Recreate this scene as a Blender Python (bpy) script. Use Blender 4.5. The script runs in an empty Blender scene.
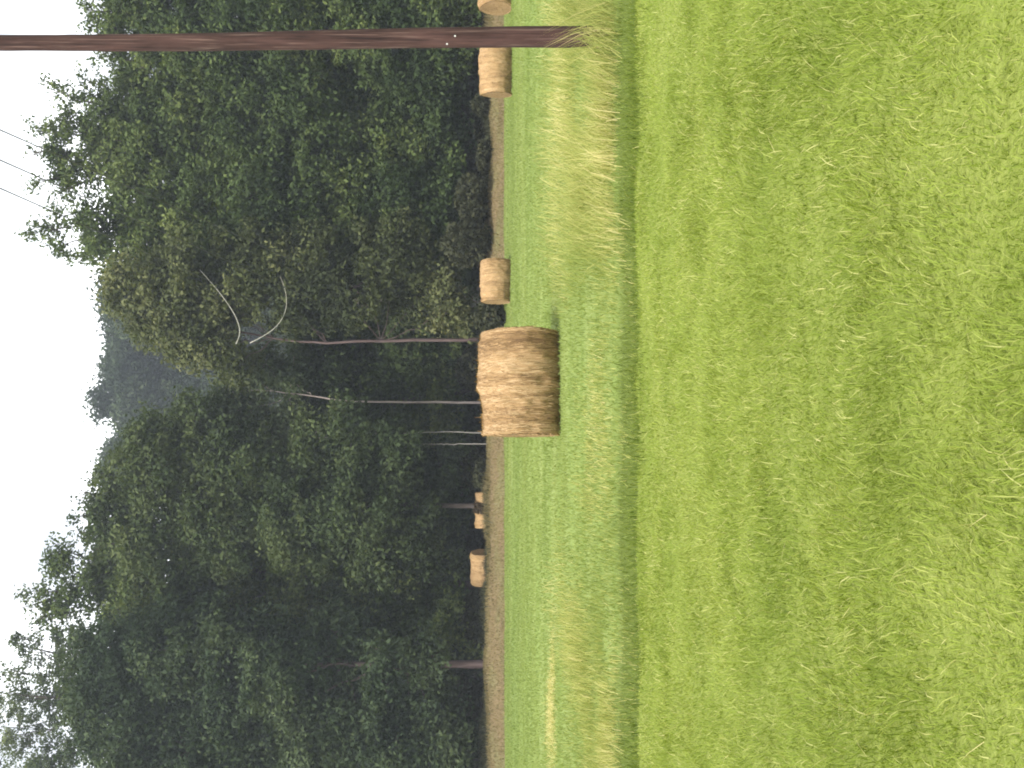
import bpy, math
import numpy as np
from mathutils import Matrix, Vector

R = np.random.default_rng(7)
sc = bpy.context.scene
COL = sc.collection
F = 1100.0            # focal length in pixels
H = 1.35              # eye height
HZ = 474.0            # row of the horizon in the upright picture
PITCH = math.atan((512 - HZ) / F)
CP, SP = math.cos(PITCH), math.sin(PITCH)


def P(u, v, y):
    """point at depth y (metres ahead) that the upright picture shows at column u, row v"""
    a = (u - 384) / F
    b = (v - 512) / F
    d = np.array([a, CP - SP * b, -SP - CP * b])
    return np.array([0, 0, H]) + d * (y / d[1])


# ------------------------------------------------------------------ helpers
def smooth(x, a, b):
    t = np.clip((np.asarray(x, float) - a) / (b - a), 0, 1)
    return t * t * (3 - 2 * t)


class VNoise:
    """tileable 2-D value noise"""
    def __init__(self, seed):
        self.t = np.random.default_rng(seed).random((256, 256)) * 2 - 1

    def __call__(self, x, y):
        x = np.asarray(x, float); y = np.asarray(y, float)
        i = np.floor(x).astype(int); j = np.floor(y).astype(int)
        fx = x - i; fy = y - j
        fx = fx * fx * (3 - 2 * fx); fy = fy * fy * (3 - 2 * fy)
        g = lambda a, b: self.t[a & 255, b & 255]
        return ((g(i, j) * (1 - fx) + g(i + 1, j) * fx) * (1 - fy)
                + (g(i, j + 1) * (1 - fx) + g(i + 1, j + 1) * fx) * fy)


N1, N2, N3 = VNoise(1), VNoise(2), VNoise(3)


def gz(x, y):
    """height of the ground"""
    x = np.asarray(x, float); y = np.asarray(y, float)
    z = 0.020 * N1(x * 0.9, y * 0.9) + 0.010 * N2(x * 2.7, y * 2.7)
    z = z + 0.06 * N3(x * 0.12, y * 0.12) * smooth(y, 12, 25) * (1 - smooth(y, 40, 47))
    ed = ditch_y(x)
    z = z - 0.045 * np.exp(-((y - ed - 0.45) / 0.38) ** 2)
    c = crest_y(x)
    crest = 0.70 + 0.12 * N2(x * 0.16 + 9, 4.0) + 0.07 * N1(x * 0.9, 2.2) - 0.10 * smooth(x, 2, 9)
    z = z + crest * smooth(y, c - 5.2, c) - (crest - 0.30) * smooth(y, c + 0.2, c + 2.2)
    z = z + 0.9 * smooth(y, 62, 90) + 30.0 * smooth(y, 82, 175)
    return z


def ditch_y(x):
    return 9.20 + 0.36 * N2(np.asarray(x, float) * 0.5, 3.3) + 0.13 * N1(np.asarray(x, float) * 1.9, 1.3) - 0.012 * x


def crest_y(x):
    return 53.0 + 0.35 * N1(np.asarray(x, float) * 0.2, 7.7) + 0.05 * x


def new_mesh(name, verts, loops, sizes, mats, attrs=None, smooth_shade=False, matidx=None):
    verts = np.asarray(verts, np.float32)
    loops = np.asarray(loops, np.int32).ravel()
    sizes = np.asarray(sizes, np.int32)
    me = bpy.data.meshes.new(name)
    me.vertices.add(len(verts)); me.loops.add(len(loops)); me.polygons.add(len(sizes))
    me.vertices.foreach_set('co', verts.ravel())
    me.loops.foreach_set('vertex_index', loops)
    st = np.zeros(len(sizes), np.int32); st[1:] = np.cumsum(sizes)[:-1]
    me.polygons.foreach_set('loop_start', st)
    me.polygons.foreach_set('loop_total', sizes)
    if smooth_shade:
        me.polygons.foreach_set('use_smooth', np.ones(len(sizes), bool))
    for m in (mats if isinstance(mats, (list, tuple)) else [mats]):
        me.materials.append(m)
    if matidx is not None:
        me.polygons.foreach_set('material_index', np.asarray(matidx, np.int32))
    for k, a in (attrs or {}).items():
        at = me.attributes.new(k, 'FLOAT', 'POINT')
        at.data.foreach_set('value', np.asarray(a, np.float32))
    me.update(calc_edges=True)
    me.validate()
    return me


def link(name, me, parent=None, loc=(0, 0, 0)):
    o = bpy.data.objects.new(name, me)
    COL.objects.link(o)
    o.location = [float(c) for c in loc]
    if parent is not None:
        o.parent = parent
    return o


def tag(o, label=None, cat=None, group=None, kind=None):
    if label: o['label'] = label
    if cat: o['category'] = cat
    if group: o['group'] = group
    if kind: o['kind'] = kind
    return o


def empty(name, loc, label, cat, group=None):
    o = bpy.data.objects.new(name, None)
    o.empty_display_size = 0.3
    COL.objects.link(o)
    o.location = [float(c) for c in loc]
    return tag(o, label, cat, group)


class Tubes:
    """collects tapered tubes into one mesh"""
    def __init__(self):
        self.v, self.l, self.s, self.n = [], [], [], 0

    def add(self, pts, rad, sides=8, wob=0.0):
        pts = np.asarray(pts, float); rad = np.asarray(rad, float)
        k = len(pts)
        t = np.gradient(pts, axis=0)
        t /= np.linalg.norm(t, axis=1)[:, None] + 1e-9
        ref = np.array([0.31, 0.93, 0.17]) if abs(t[0][2]) > 0.7 else np.array([0, 0, 1.0])
        a = np.cross(t, ref); a /= np.linalg.norm(a, axis=1)[:, None] + 1e-9
        b = np.cross(t, a)
        ang = np.linspace(0, 2 * np.pi, sides, endpoint=False)
        r = rad[:, None] * (1 + wob * R.normal(size=(k, sides)))
        ring = pts[:, None, :] + r[..., None] * (np.cos(ang)[None, :, None] * a[:, None, :] + np.sin(ang)[None, :, None] * b[:, None, :])
        self.v.append(ring.reshape(-1, 3))
        i = np.arange(k - 1)[:, None] * sides; j = np.arange(sides)[None, :]; j2 = (j + 1) % sides
        q = np.stack([i + j, i + j2, i + sides + j2, i + sides + j], -1).reshape(-1, 4) + self.n
        self.l.append(q.ravel()); self.s.append(np.full(len(q), 4))
        cap0 = np.arange(sides)[::-1] + self.n
        cap1 = np.arange(sides) + (k - 1) * sides + self.n
        self.l += [cap0, cap1]; self.s.append(np.array([sides, sides]))
        self.n += k * sides

    def mesh(self, name, mat):
        return new_mesh(name, np.concatenate(self.v), np.concatenate(self.l), np.concatenate(self.s), mat, smooth_shade=True)


def leaves_mesh(name, c, nrm, size, tint, mat, aspect=0.55):
    """small folded leaf-shaped quads"""
    n = len(c)
    nrm = nrm / (np.linalg.norm(nrm, axis=1)[:, None] + 1e-9)
    r = R.normal(size=(n, 3))
    a = np.cross(nrm, r); a /= np.linalg.norm(a, axis=1)[:, None] + 1e-9
    b = np.cross(nrm, a)
    L = size[:, None]; W = L * aspect
    fold = nrm * L * R.uniform(-0.15, 0.3, size=(n, 1))
    v = np.empty((n, 4, 3))
    v[:, 0] = c - a * L
    v[:, 1] = c + b * W + fold + a * L * 0.15
    v[:, 2] = c + a * L
    v[:, 3] = c - b * W + fold + a * L * 0.15
    return new_mesh(name, v.reshape(-1, 3), np.arange(n * 4), np.full(n, 4), mat, {'tint': np.repeat(tint, 4)})


# ------------------------------------------------------------------ materials
def nodes(name):
    m = bpy.data.materials.new(name)
    m.use_nodes = True
    nt = m.node_tree
    nt.nodes.clear()
    out = nt.nodes.new('ShaderNodeOutputMaterial')
    return m, nt, out


def nd(nt, t, **kw):
    n = nt.nodes.new(t)
    for k, v in kw.items():
        if k.startswith('i_'):
            n.inputs[k[2:].replace('_', ' ')].default_value = v
        else:
            setattr(n, k, v)
    return n


def ramp(nt, stops, fac=None, interp='LINEAR'):
    r = nt.nodes.new('ShaderNodeValToRGB')
    r.color_ramp.interpolation = interp
    e = r.color_ramp.elements
    while len(e) < len(stops): e.new(0.5)
    for k, (p, c) in enumerate(stops):
        e[k].position = p
        e[k].color = (*c, 1) if len(c) == 3 else c
    if fac is not None: nt.links.new(fac, r.inputs['Fac'])
    return r


def mixc(nt, a, b, fac, blend='MIX'):
    m = nt.nodes.new('ShaderNodeMix')
    m.data_type = 'RGBA'; m.blend_type = blend
    for sock, v in ((6, a), (7, b), (0, fac)):
        if hasattr(v, 'is_output'): nt.links.new(v, m.inputs[sock])
        else: m.inputs[sock].default_value = (*v, 1) if isinstance(v, tuple) else v
    return m.outputs[2]


def noise(nt, scale, vec=None, detail=4.0, rough=0.55, stretch=None):
    n = nd(nt, 'ShaderNodeTexNoise')
    n.inputs['Scale'].default_value = scale
    n.inputs['Detail'].default_value = detail
    n.inputs['Roughness'].default_value = rough
    if vec is not None:
        if stretch:
            mp = nd(nt, 'ShaderNodeMapping')
            mp.inputs['Scale'].default_value = stretch
            nt.links.new(vec, mp.inputs['Vector']); vec = mp.outputs[0]
        nt.links.new(vec, n.inputs['Vector'])
    return n.outputs['Fac']


def foliage(name, stops, trans=0.30, patch=None):
    """leaf material: colour by leaf, some light let through"""
    m, nt, out = nodes(name)
    at = nd(nt, 'ShaderNodeAttribute', attribute_name='tint')
    col = ramp(nt, stops, at.outputs['Fac']).outputs[0]
    if patch:
        geo = nd(nt, 'ShaderNodeNewGeometry')
        f = ramp(nt, [(0.42, (0, 0, 0)), (0.62, (1, 1, 1))], noise(nt, patch[1], geo.outputs['Position'], 3)).outputs[0]
        col = mixc(nt, col, patch[0], mixc(nt, (0, 0, 0), f, patch[2]))
    d = nd(nt, 'ShaderNodeBsdfPrincipled')
    d.inputs['Roughness'].default_value = 0.7
    d.inputs['Specular IOR Level'].default_value = 0.12
    nt.links.new(col, d.inputs['Base Color'])
    t = nd(nt, 'ShaderNodeBsdfTranslucent')
    nt.links.new(mixc(nt, col, (1.0, 1.0, 0.45), 1.0, 'MULTIPLY'), t.inputs['Color'])
    mx = nd(nt, 'ShaderNodeMixShader'); mx.inputs[0].default_value = trans
    nt.links.new(d.outputs[0], mx.inputs[1]); nt.links.new(t.outputs[0], mx.inputs[2])
    nt.links.new(mx.outputs[0], out.inputs['Surface'])
    return m


def bark(name, c0, c1, sc_=6.0):
    m, nt, out = nodes(name)
    geo = nd(nt, 'ShaderNodeNewGeometry')
    f = noise(nt, sc_, geo.outputs['Position'], 5, 0.65, (1, 1, 0.18))
    col = ramp(nt, [(0.3, c0), (0.7, c1)], f).outputs[0]
    d = nd(nt, 'ShaderNodeBsdfPrincipled'); d.inputs['Roughness'].default_value = 0.9
    d.inputs['Specular IOR Level'].default_value = 0.15
    nt.links.new(col, d.inputs['Base Color'])
    b = nd(nt, 'ShaderNodeBump'); b.inputs['Strength'].default_value = 0.7; b.inputs['Distance'].default_value = 0.03
    nt.links.new(f, b.inputs['Height']); nt.links.new(b.outputs[0], d.inputs['Normal'])
    nt.links.new(d.outputs[0], out.inputs['Surface'])
    return m


def plain(name, c, rough=0.7, metal=0.0):
    m, nt, out = nodes(name)
    geo = nd(nt, 'ShaderNodeNewGeometry')
    f = noise(nt, 18.0, geo.outputs['Position'], 4)
    col = ramp(nt, [(0.3, tuple(k * 0.8 for k in c)), (0.7, tuple(min(1, k * 1.15) for k in c))], f).outputs[0]
    d = nd(nt, 'ShaderNodeBsdfPrincipled'); d.inputs['Roughness'].default_value = rough; d.inputs['Metallic'].default_value = metal
    nt.links.new(col, d.inputs['Base Color']); nt.links.new(d.outputs[0], out.inputs['Surface'])
    return m


def pole_wood():
    """creosoted timber: long grain, drying cracks and bleached streaks"""
    m, nt, out = nodes('creosoted_pole_wood')
    pos = nd(nt, 'ShaderNodeNewGeometry').outputs['Position']
    f = noise(nt, 9, pos, 5, 0.65, (1, 1, 0.15))
    g = noise(nt, 55, pos, 4, 0.6, (1, 1, 0.02))
    c = ramp(nt, [(0.3, (0.024, 0.012, 0.010)), (0.7, (0.076, 0.040, 0.035))], f).outputs[0]
    c = mixc(nt, c, (0.15, 0.10, 0.085), ramp(nt, [(0.56, (0, 0, 0)), (0.68, (0.75, 0.75, 0.75))], g).outputs[0])
    c = mixc(nt, c, (0.010, 0.006, 0.006), ramp(nt, [(0.34, (0.9, 0.9, 0.9)), (0.43, (0, 0, 0))], g).outputs[0])
    d = nd(nt, 'ShaderNodeBsdfPrincipled'); d.inputs['Roughness'].default_value = 0.85
    d.inputs['Specular IOR Level'].default_value = 0.2
    nt.links.new(c, d.inputs['Base Color'])
    b = nd(nt, 'ShaderNodeBump'); b.inputs['Strength'].default_value = 0.9; b.inputs['Distance'].default_value = 0.012
    nt.links.new(g, b.inputs['Height']); nt.links.new(b.outputs[0], d.inputs['Normal'])
    nt.links.new(d.outputs[0], out.inputs['Surface'])
    return m


M = {}
M['dark'] = foliage('dark_leaves', [(0, (0.023, 0.037, 0.015)), (0.5, (0.047, 0.068, 0.026)), (1, (0.095, 0.118, 0.044))])
M['mid'] = foliage('mid_leaves', [(0, (0.027, 0.045, 0.015)), (0.5, (0.066, 0.095, 0.030)), (1, (0.138, 0.170, 0.052))])
M['olive'] = foliage('olive_leaves', [(0, (0.034, 0.044, 0.018)), (0.5, (0.080, 0.094, 0.036)), (1, (0.165, 0.170, 0.075))])
M['blue'] = foliage('bluish_leaves', [(0, (0.020, 0.034, 0.016)), (0.5, (0.039, 0.060, 0.028)), (1, (0.078, 0.104, 0.046))])
M['pale'] = foliage('pale_leaves', [(0, (0.045, 0.066, 0.034)), (0.5, (0.100, 0.130, 0.070)), (1, (0.18, 0.21, 0.12))], 0.5)
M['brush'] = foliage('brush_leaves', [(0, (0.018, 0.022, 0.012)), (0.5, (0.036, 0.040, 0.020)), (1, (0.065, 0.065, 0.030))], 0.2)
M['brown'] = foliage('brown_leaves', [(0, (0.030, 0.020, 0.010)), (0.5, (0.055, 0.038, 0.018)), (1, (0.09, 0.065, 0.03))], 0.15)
M['lawn'] = foliage('lawn_blades', [(0, (0.105, 0.155, 0.018)), (0.45, (0.212, 0.275, 0.044)), (0.85, (0.315, 0.365, 0.085)), (1, (0.52, 0.50, 0.23))], 0.42,
                    ((0.235, 0.300, 0.062), 0.55, 0.5))
M['field'] = foliage('field_blades', [(0, (0.160, 0.215, 0.055)), (0.5, (0.210, 0.265, 0.075)), (1, (0.270, 0.310, 0.105))], 0.40)
M['ditch_shade'] = foliage('ditch_shade_blades', [(0, (0.070, 0.108, 0.015)), (0.5, (0.128, 0.172, 0.028)), (1, (0.22, 0.250, 0.055))], 0.35)  # greens darkened to paint in the shade along the ditch
M['dry'] = foliage('dry_blades', [(0, (0.185, 0.235, 0.055)), (0.4, (0.30, 0.325, 0.095)), (0.72, (0.44, 0.42, 0.160)), (1, (0.62, 0.54, 0.28))], 0.40)
M['straw'] = foliage('straw_stalks', [(0, (0.145, 0.088, 0.042)), (0.5, (0.37, 0.24, 0.118)), (1, (0.53, 0.39, 0.23))], 0.25)
M['stubble'] = foliage('stubble_blades', [(0, (0.105, 0.092, 0.040)), (0.5, (0.180, 0.148, 0.068)), (1, (0.27, 0.220, 0.110))], 0.3)
M['bark_dark'] = bark('dark_bark', (0.025, 0.020, 0.017), (0.075, 0.060, 0.052))
M['bark_pale'] = bark('pale_bark', (0.16, 0.13, 0.12), (0.42, 0.36, 0.33))
M['bark_pink'] = bark('purple_brown_bark', (0.05, 0.034, 0.034), (0.13, 0.095, 0.09))
M['bark_white'] = bark('whitish_bark', (0.12, 0.115, 0.10), (0.32, 0.30, 0.27), 10)
M['bare'] = bark('bare_branch_bark', (0.18, 0.18, 0.155), (0.38, 0.365, 0.315), 20)
M['pole'] = pole_wood()
M['wire'] = plain('weathered_wire', (0.05, 0.05, 0.055), 0.6)
M['ceramic'] = plain('brown_ceramic', (0.10, 0.05, 0.03), 0.25)
M['metal'] = plain('galvanised_metal', (0.60, 0.60, 0.58), 0.4, 0.3)


def ground_material():
    m, nt, out = nodes('ground_cover')
    L = nt.links
    geo = nd(nt, 'ShaderNodeNewGeometry')
    pos = geo.outputs['Position']
    zone = nd(nt, 'ShaderNodeAttribute', attribute_name='zone').outputs['Fac']
    fine = noise(nt, 60, pos, 5, 0.7)
    med = noise(nt, 1.1, pos, 5, 0.6)
    strp = noise(nt, 0.9, pos, 3, 0.5, (0.06, 1.0, 1.0))
    big = noise(nt, 0.16, pos, 3)
    lawn = ramp(nt, [(0.25, (0.13, 0.155, 0.032)), (0.5, (0.195, 0.235, 0.050)), (0.75, (0.27, 0.30, 0.09))], fine).outputs[0]
    lawn = mixc(nt, lawn, (0.15, 0.20, 0.03), ramp(nt, [(0.45, (0, 0, 0)), (0.7, (0.7, 0.7, 0.7))], med).outputs[0])
    field = ramp(nt, [(0.2, (0.165, 0.215, 0.060)), (0.5, (0.205, 0.255, 0.078)), (0.8, (0.250, 0.290, 0.100))], fine).outputs[0]
    field = mixc(nt, field, (0.155, 0.215, 0.050), ramp(nt, [(0.42, (0, 0, 0)), (0.62, (0.8, 0.8, 0.8))], strp).outputs[0])
    field = mixc(nt, field, (0.24, 0.27, 0.085), ramp(nt, [(0.52, (0, 0, 0)), (0.7, (0.6, 0.6, 0.6))], big).outputs[0])
    dry = ramp(nt, [(0.25, (0.105, 0.078, 0.040)), (0.5, (0.165, 0.122, 0.064)), (0.8, (0.235, 0.180, 0.098))], noise(nt, 9, pos, 5, 0.7)).outputs[0]
    dry = mixc(nt, dry, (0.150, 0.150, 0.062), ramp(nt, [(0.45, (0, 0, 0)), (0.65, (0.8, 0.8, 0.8))], noise(nt, 0.5, pos, 3)).outputs[0])
    soil = ramp(nt, [(0.3, (0.020, 0.016, 0.011)), (0.7, (0.055, 0.042, 0.028))], noise(nt, 5, pos, 5)).outputs[0]
    ditch_shade = ramp(nt, [(0.3, (0.062, 0.090, 0.015)), (0.7, (0.118, 0.148, 0.028))], fine).outputs[0]  # ditch shade at the foot of the tall grass, painted into the ground

    def step(a, b):
        mr = nd(nt, 'ShaderNodeMapRange')
        mr.inputs['From Min'].default_value = a; mr.inputs['From Max'].default_value = b
        L.new(zone, mr.inputs['Value'])
        return mr.outputs[0]
    c = mixc(nt, lawn, ditch_shade, step(0.5, 1.0))
    c = mixc(nt, c, field, step(1.5, 2.0))
    c = mixc(nt, c, dry, step(2.5, 3.0))
    c = mixc(nt, c, soil, step(3.5, 4.0))
    d = nd(nt, 'ShaderNodeBsdfPrincipled'); d.inputs['Roughness'].default_value = 0.95
    d.inputs['Specular IOR Level'].default_value = 0.1
    L.new(c, d.inputs['Base Color'])
    b = nd(nt, 'ShaderNodeBump'); b.inputs['Strength'].default_value = 0.8; b.inputs['Distance'].default_value = 0.02
    L.new(fine, b.inputs['Height']); L.new(b.outputs[0], d.inputs['Normal'])
    L.new(d.outputs[0], out.inputs['Surface'])
    return m


def axis(lo, hi, fine_lo, fine_hi, fine, grow=1.25):
    a = list(np.arange(fine_lo, fine_hi, fine))
    s = fine; v = fine_hi
    while v < hi: a.append(v); s *= grow; v += s
    a.append(hi)
    s = fine; v = fine_lo; pre = []
    while v > lo:
        s *= grow; v -= s; pre.append(max(v, lo))
    return np.array(pre[::-1] + a)


def build_ground():
    xs = axis(-150, 150, -9, 9, 0.12, 1.06)
    ys = np.concatenate([np.arange(-20, 1, 1.0), np.arange(1, 13, 0.1), np.arange(13, 46, 0.35), np.arange(46, 62, 0.22), np.linspace(62, 220, 60)])
    X, Y = np.meshgrid(xs, ys)
    Z = gz(X, Y)
    nx, ny = len(xs), len(ys)
    i, j = np.meshgrid(np.arange(ny - 1), np.arange(nx - 1), indexing='ij')
    a = i * nx + j
    q = np.stack([a, a + 1, a + nx + 1, a + nx], -1).reshape(-1)
    e = ditch_y(X); c = crest_y(X)
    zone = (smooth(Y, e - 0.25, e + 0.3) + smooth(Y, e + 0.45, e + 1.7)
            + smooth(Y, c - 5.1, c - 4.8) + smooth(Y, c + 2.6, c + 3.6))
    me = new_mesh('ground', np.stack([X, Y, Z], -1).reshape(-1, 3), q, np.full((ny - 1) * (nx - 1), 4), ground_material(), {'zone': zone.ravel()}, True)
    tag(link('ground', me), kind='structure')


# ------------------------------------------------------------------ grass
def blades(name, x, y, h, w, lean, tint, mat, droop=0.5, zoff=0.0, direction=None):
    """bent two-segment blades as one mesh"""
    n = len(x)
    z = gz(x, y) - 0.004 + zoff
    ang = R.uniform(0, 2 * np.pi, n) if direction is None else direction
    d = np.stack([np.cos(ang), np.sin(ang), np.zeros(n)], 1)
    fac = R.uniform(0, 2 * np.pi, n)
    s = np.stack([np.cos(fac), np.sin(fac), np.zeros(n)], 1)
    base = np.stack([x, y, z], 1)
    up = np.array([0, 0, 1.0])
    ln = lean[:, None]; hh = h[:, None]
    mid = base + hh * 0.55 * (up * np.cos(ln) + d * np.sin(ln))
    l2 = np.clip(ln + droop * R.uniform(0.2, 1.4, (n, 1)), 0, 1.65)
    tip = mid + hh * 0.5 * (up * np.cos(l2) + d * np.sin(l2))
    W = w[:, None] * 0.5
    v = np.stack([base - s * W, base + s * W, mid + s * W * 0.8, mid - s * W * 0.8, tip], 1).reshape(-1, 3)
    k = np.arange(n)[:, None] * 5
    lo = np.concatenate([k, k + 1, k + 2, k + 3, k + 3, k + 2, k + 4], 1).ravel()
    return new_mesh(name, v, lo, np.tile([4, 3], n), mat, {'tint': np.repeat(tint, 5)})


def scatter(n, y0, y1, half, margin, power=0.0):
    """points in the wedge the camera sees plus a margin at the sides, denser nearby when power > 0"""
    ys = R.uniform(y0, y1, int(n * 3))
    wid = half * ys + margin
    keep = R.random(len(ys)) < (wid * ys ** -power) / np.max(wid * ys ** -power)
    ys = ys[keep][:n]
    return R.uniform(-1, 1, len(ys)) * (half * ys + margin), ys


def build_grass():
    # mown lawn
    x, y = scatter(350000, 1.9, 10.1, 0.37, 1.4, 0.55)
    xo, yo = scatter(210000, 0.6, 10.1, 0.5, 7.0, 0.2)                             # thinner cover out to the sides
    out = np.abs(xo) > 0.37 * yo + 1.4 - np.abs(R.normal(0, 0.25, len(xo)))
    x = np.concatenate([x, xo[out]]); y = np.concatenate([y, yo[out]])
    ok = y < ditch_y(x) + 0.1 + np.minimum(R.normal(0, 0.16, len(x)), 0.45) + 0.22 * N2(x * 3.1, 4.4)
    x, y = x[ok], y[ok]
    n = len(x)
    cl = N1(x * 2.2, y * 2.2) * 0.6 + N2(x * 6, y * 6) * 0.4
    h = (0.045 + 0.022 * cl) * R.uniform(0.6, 1.35, n)
    tuft = N3(x * 3.1, y * 3.1) * 0.55 + N1(x * 1.1 + 30, y * 1.1) * 0.45       # longer and shorter patches
    h *= np.clip(1.0 + 0.42 * tuft, 0.5, 1.6) * (1 - 0.3 * smooth(y, 6.5, 9))
    lean = np.clip(R.normal(0.72, 0.36, n) - 0.05 * tuft, 0, 1.45)
    comb = 5.5 * N2(x * 2.3 + 11, y * 2.3) + R.normal(0, 1.35, n)                # tufts lie over together
    t = np.clip(0.46 + 0.16 * N3(x * 1.3, y * 2.6) + 0.13 * N1(x * 0.45, y * 0.45) + 0.10 * cl - 0.12 * tuft + R.normal(0, 0.22, n), 0, 0.88)
    dead = R.random(n) < 0.06
    t[dead] = R.uniform(0.88, 1.0, dead.sum())
    h[dead] *= 1.25
    w = R.uniform(0.0026, 0.0048, n) * (0.75 + 0.06 * y) * (1 + 0.5 * smooth(np.abs(x) - 0.37 * y, 1.3, 2.2))
    tag(link('lawn_grass', blades('lawn_grass', x, y, h, w, lean, t, M['lawn'], 0.7, direction=comb)),
        'short bright green mown grass with pale clippings in the foreground', 'grass', kind='stuff')
    # a few long pale stalks lying on the lawn
    x, y = scatter(800, 2.1, 9.4, 0.37, 1.5, 0.3)
    n = len(x)
    tag(link('dry_clippings', blades('dry_clippings', x, y, R.uniform(0.03, 0.12, n), R.uniform(0.0013, 0.0024, n) * (0.7 + 0.1 * y), R.uniform(1.0, 1.4, n), R.uniform(0.7, 1, n), M['dry'], 0.25, 0.02)),
        'long pale dry stalks lying loose on the mown lawn', 'clippings', kind='stuff')
    # longer grass in the shallow ditch, its shade painted in as darker green
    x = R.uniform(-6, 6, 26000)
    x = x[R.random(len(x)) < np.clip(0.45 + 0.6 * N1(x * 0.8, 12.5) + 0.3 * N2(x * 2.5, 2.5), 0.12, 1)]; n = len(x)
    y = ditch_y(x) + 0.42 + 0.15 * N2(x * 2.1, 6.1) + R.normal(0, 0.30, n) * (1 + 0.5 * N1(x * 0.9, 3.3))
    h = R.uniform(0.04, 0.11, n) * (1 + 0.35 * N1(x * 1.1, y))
    tag(link('ditch_grass', blades('ditch_grass', x, y, h, R.uniform(0.005, 0.009, n), np.abs(R.normal(0.3, 0.25, n)), np.clip(R.normal(0.42, 0.2, n), 0, 1), M['ditch_shade'], 0.6)),
        'line of longer grass, coloured dark for shade, in the ditch behind the lawn', 'grass', kind='stuff')
    # tall dry grass: thick on the right, low and sparse on the left
    n = 125000
    x = R.uniform(-8.5, 9.5, n)
    y = ditch_y(x) + 0.62 + 0.45 * N1(x * 0.8, 8.8) + np.where(R.random(n) < 0.6, R.gamma(2.2, 1.3, n), R.uniform(0, 11, n))
    right = smooth(x, 0.6, 2.1)
    left = (1 - smooth(x, -3.4, -1.7)) * (1 - 0.55 * smooth(-x, 3.6, 5))
    mid = np.exp(-((x + 0.6) / 1.1) ** 2)
    dens = 0.16 + 0.84 * right + 0.80 * left + 0.25 * mid
    edge = y - ditch_y(x) - 0.6
    dens *= np.clip(0.55 + 0.9 * N2(x * 1.1, y * 1.1) + 0.5 * N1(x * 2.6, y * 2.6) + 0.3 * smooth(edge, 0.2, 1.4), 0.06, 1)
    ok = (R.random(n) < dens) & (y < 21) & (R.random(n) < 1.0 - 0.85 * smooth(y, 12, 20))
    ok &= ~((x > -1.3) & (x < 1.0) & (y > 14.5))
    x, y, right, left = x[ok], y[ok], right[ok], left[ok]
    n = len(x)
    h = (0.13 + 0.30 * right + 0.08 * left) * R.uniform(0.45, 1.3, n) * (0.75 + 0.35 * N3(x * 0.9, y * 0.7))
    dr = np.clip(0.16 + 0.33 * right + 0.42 * left + 0.3 * np.exp(-((x + 0.6) / 1.1) ** 2) + 0.30 * N1(x * 0.8, y * 0.5) + R.normal(0, 0.24, n), 0, 1)
    lean = np.clip(np.abs(R.normal(0.25, 0.25, n)) + 0.12 * right, 0, 1.2)
    di = np.where(R.random(n) < 0.6, R.normal(0.2, 0.9, n), R.uniform(0, 6.28, n))
    tag(link('tall_dry_grass', blades('tall_dry_grass', x, y, h, R.uniform(0.004, 0.009, n), lean, dr, M['dry'], 0.45, direction=di)),
        'strip of tall yellowing grass between the ditch and the field', 'grass', kind='stuff')
    # field regrowth
    x, y = scatter(240000, 9.3, 48.2, 0.37, 2.0, 0.75)
    ok = (y < crest_y(x) - 4.9) & (R.random(len(x)) < smooth(y - ditch_y(x), 0.35 + 0.3 * N3(x * 1.3, y), 1.5))
    x, y = x[ok], y[ok]; n = len(x)
    h = R.uniform(0.04, 0.09, n) * (1 + 0.25 * N1(x * 0.7, y * 0.7))
    t = np.clip(0.5 + 0.30 * N2(x * 0.08, y * 0.55) + R.normal(0, 0.12, n), 0, 1)
    tag(link('field_grass', blades('field_grass', x, y, h, R.uniform(0.006, 0.010, n) * (0.6 + 0.04 * y), np.abs(R.normal(0.4, 0.3, n)), t, M['field'], 0.6)),
        'bright green regrowth of the mown hay field around the bales', 'grass', kind='stuff')
    # pale windrow of loose hay on the left
    n = 1900
    s = R.random(n)
    x = -5.35 + np.clip(R.normal(0, 0.62, n), -1.6, 1.35) + 0.25 * N2(s * 40, 2.2); s = np.clip((x + 6.9) / 2.9, 0, 1)
    y = 18.9 - 0.5 * s + R.normal(0, 0.55, n) * (1.0 - 0.55 * s) + 0.15 * N1(x * 1.7, 5.5)
    tag(link('hay_windrow', blades('hay_windrow', x, y, R.uniform(0.08, 0.22, n) * (1.05 - 0.6 * s), R.uniform(0.006, 0.012, n), R.uniform(0.3, 1.3, n), R.uniform(0.75, 1.0, n), M['dry'], 0.5)),
        'thin pale row of loose hay on the green field at left', 'hay', kind='stuff')
    # dead stubble on the bank before the wood
    n = 70000
    x = R.uniform(-26, 26, n); y = crest_y(x) + np.where(R.random(n) < 0.35, R.normal(-0.2, 0.7, n), R.uniform(-5.0, 1.6, n))
    n = len(x)
    tag(link('bank_stubble', blades('bank_stubble', x, y, R.uniform(0.05, 0.17, n) * (1 + 1.6 * smooth(N2(x * 0.6, y * 0.3), 0.0, 0.7) * smooth(y, 51, 53)), R.uniform(0.014, 0.032, n), np.abs(R.normal(0.4, 0.3, n)), np.clip(0.5 + 0.35 * N1(x * 0.5, y * 0.5) + R.normal(0, 0.15, n), 0, 1), M['stubble'], 0.6)),
        'tan dried stubble on the low bank below the trees', 'stubble', kind='stuff')


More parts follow.
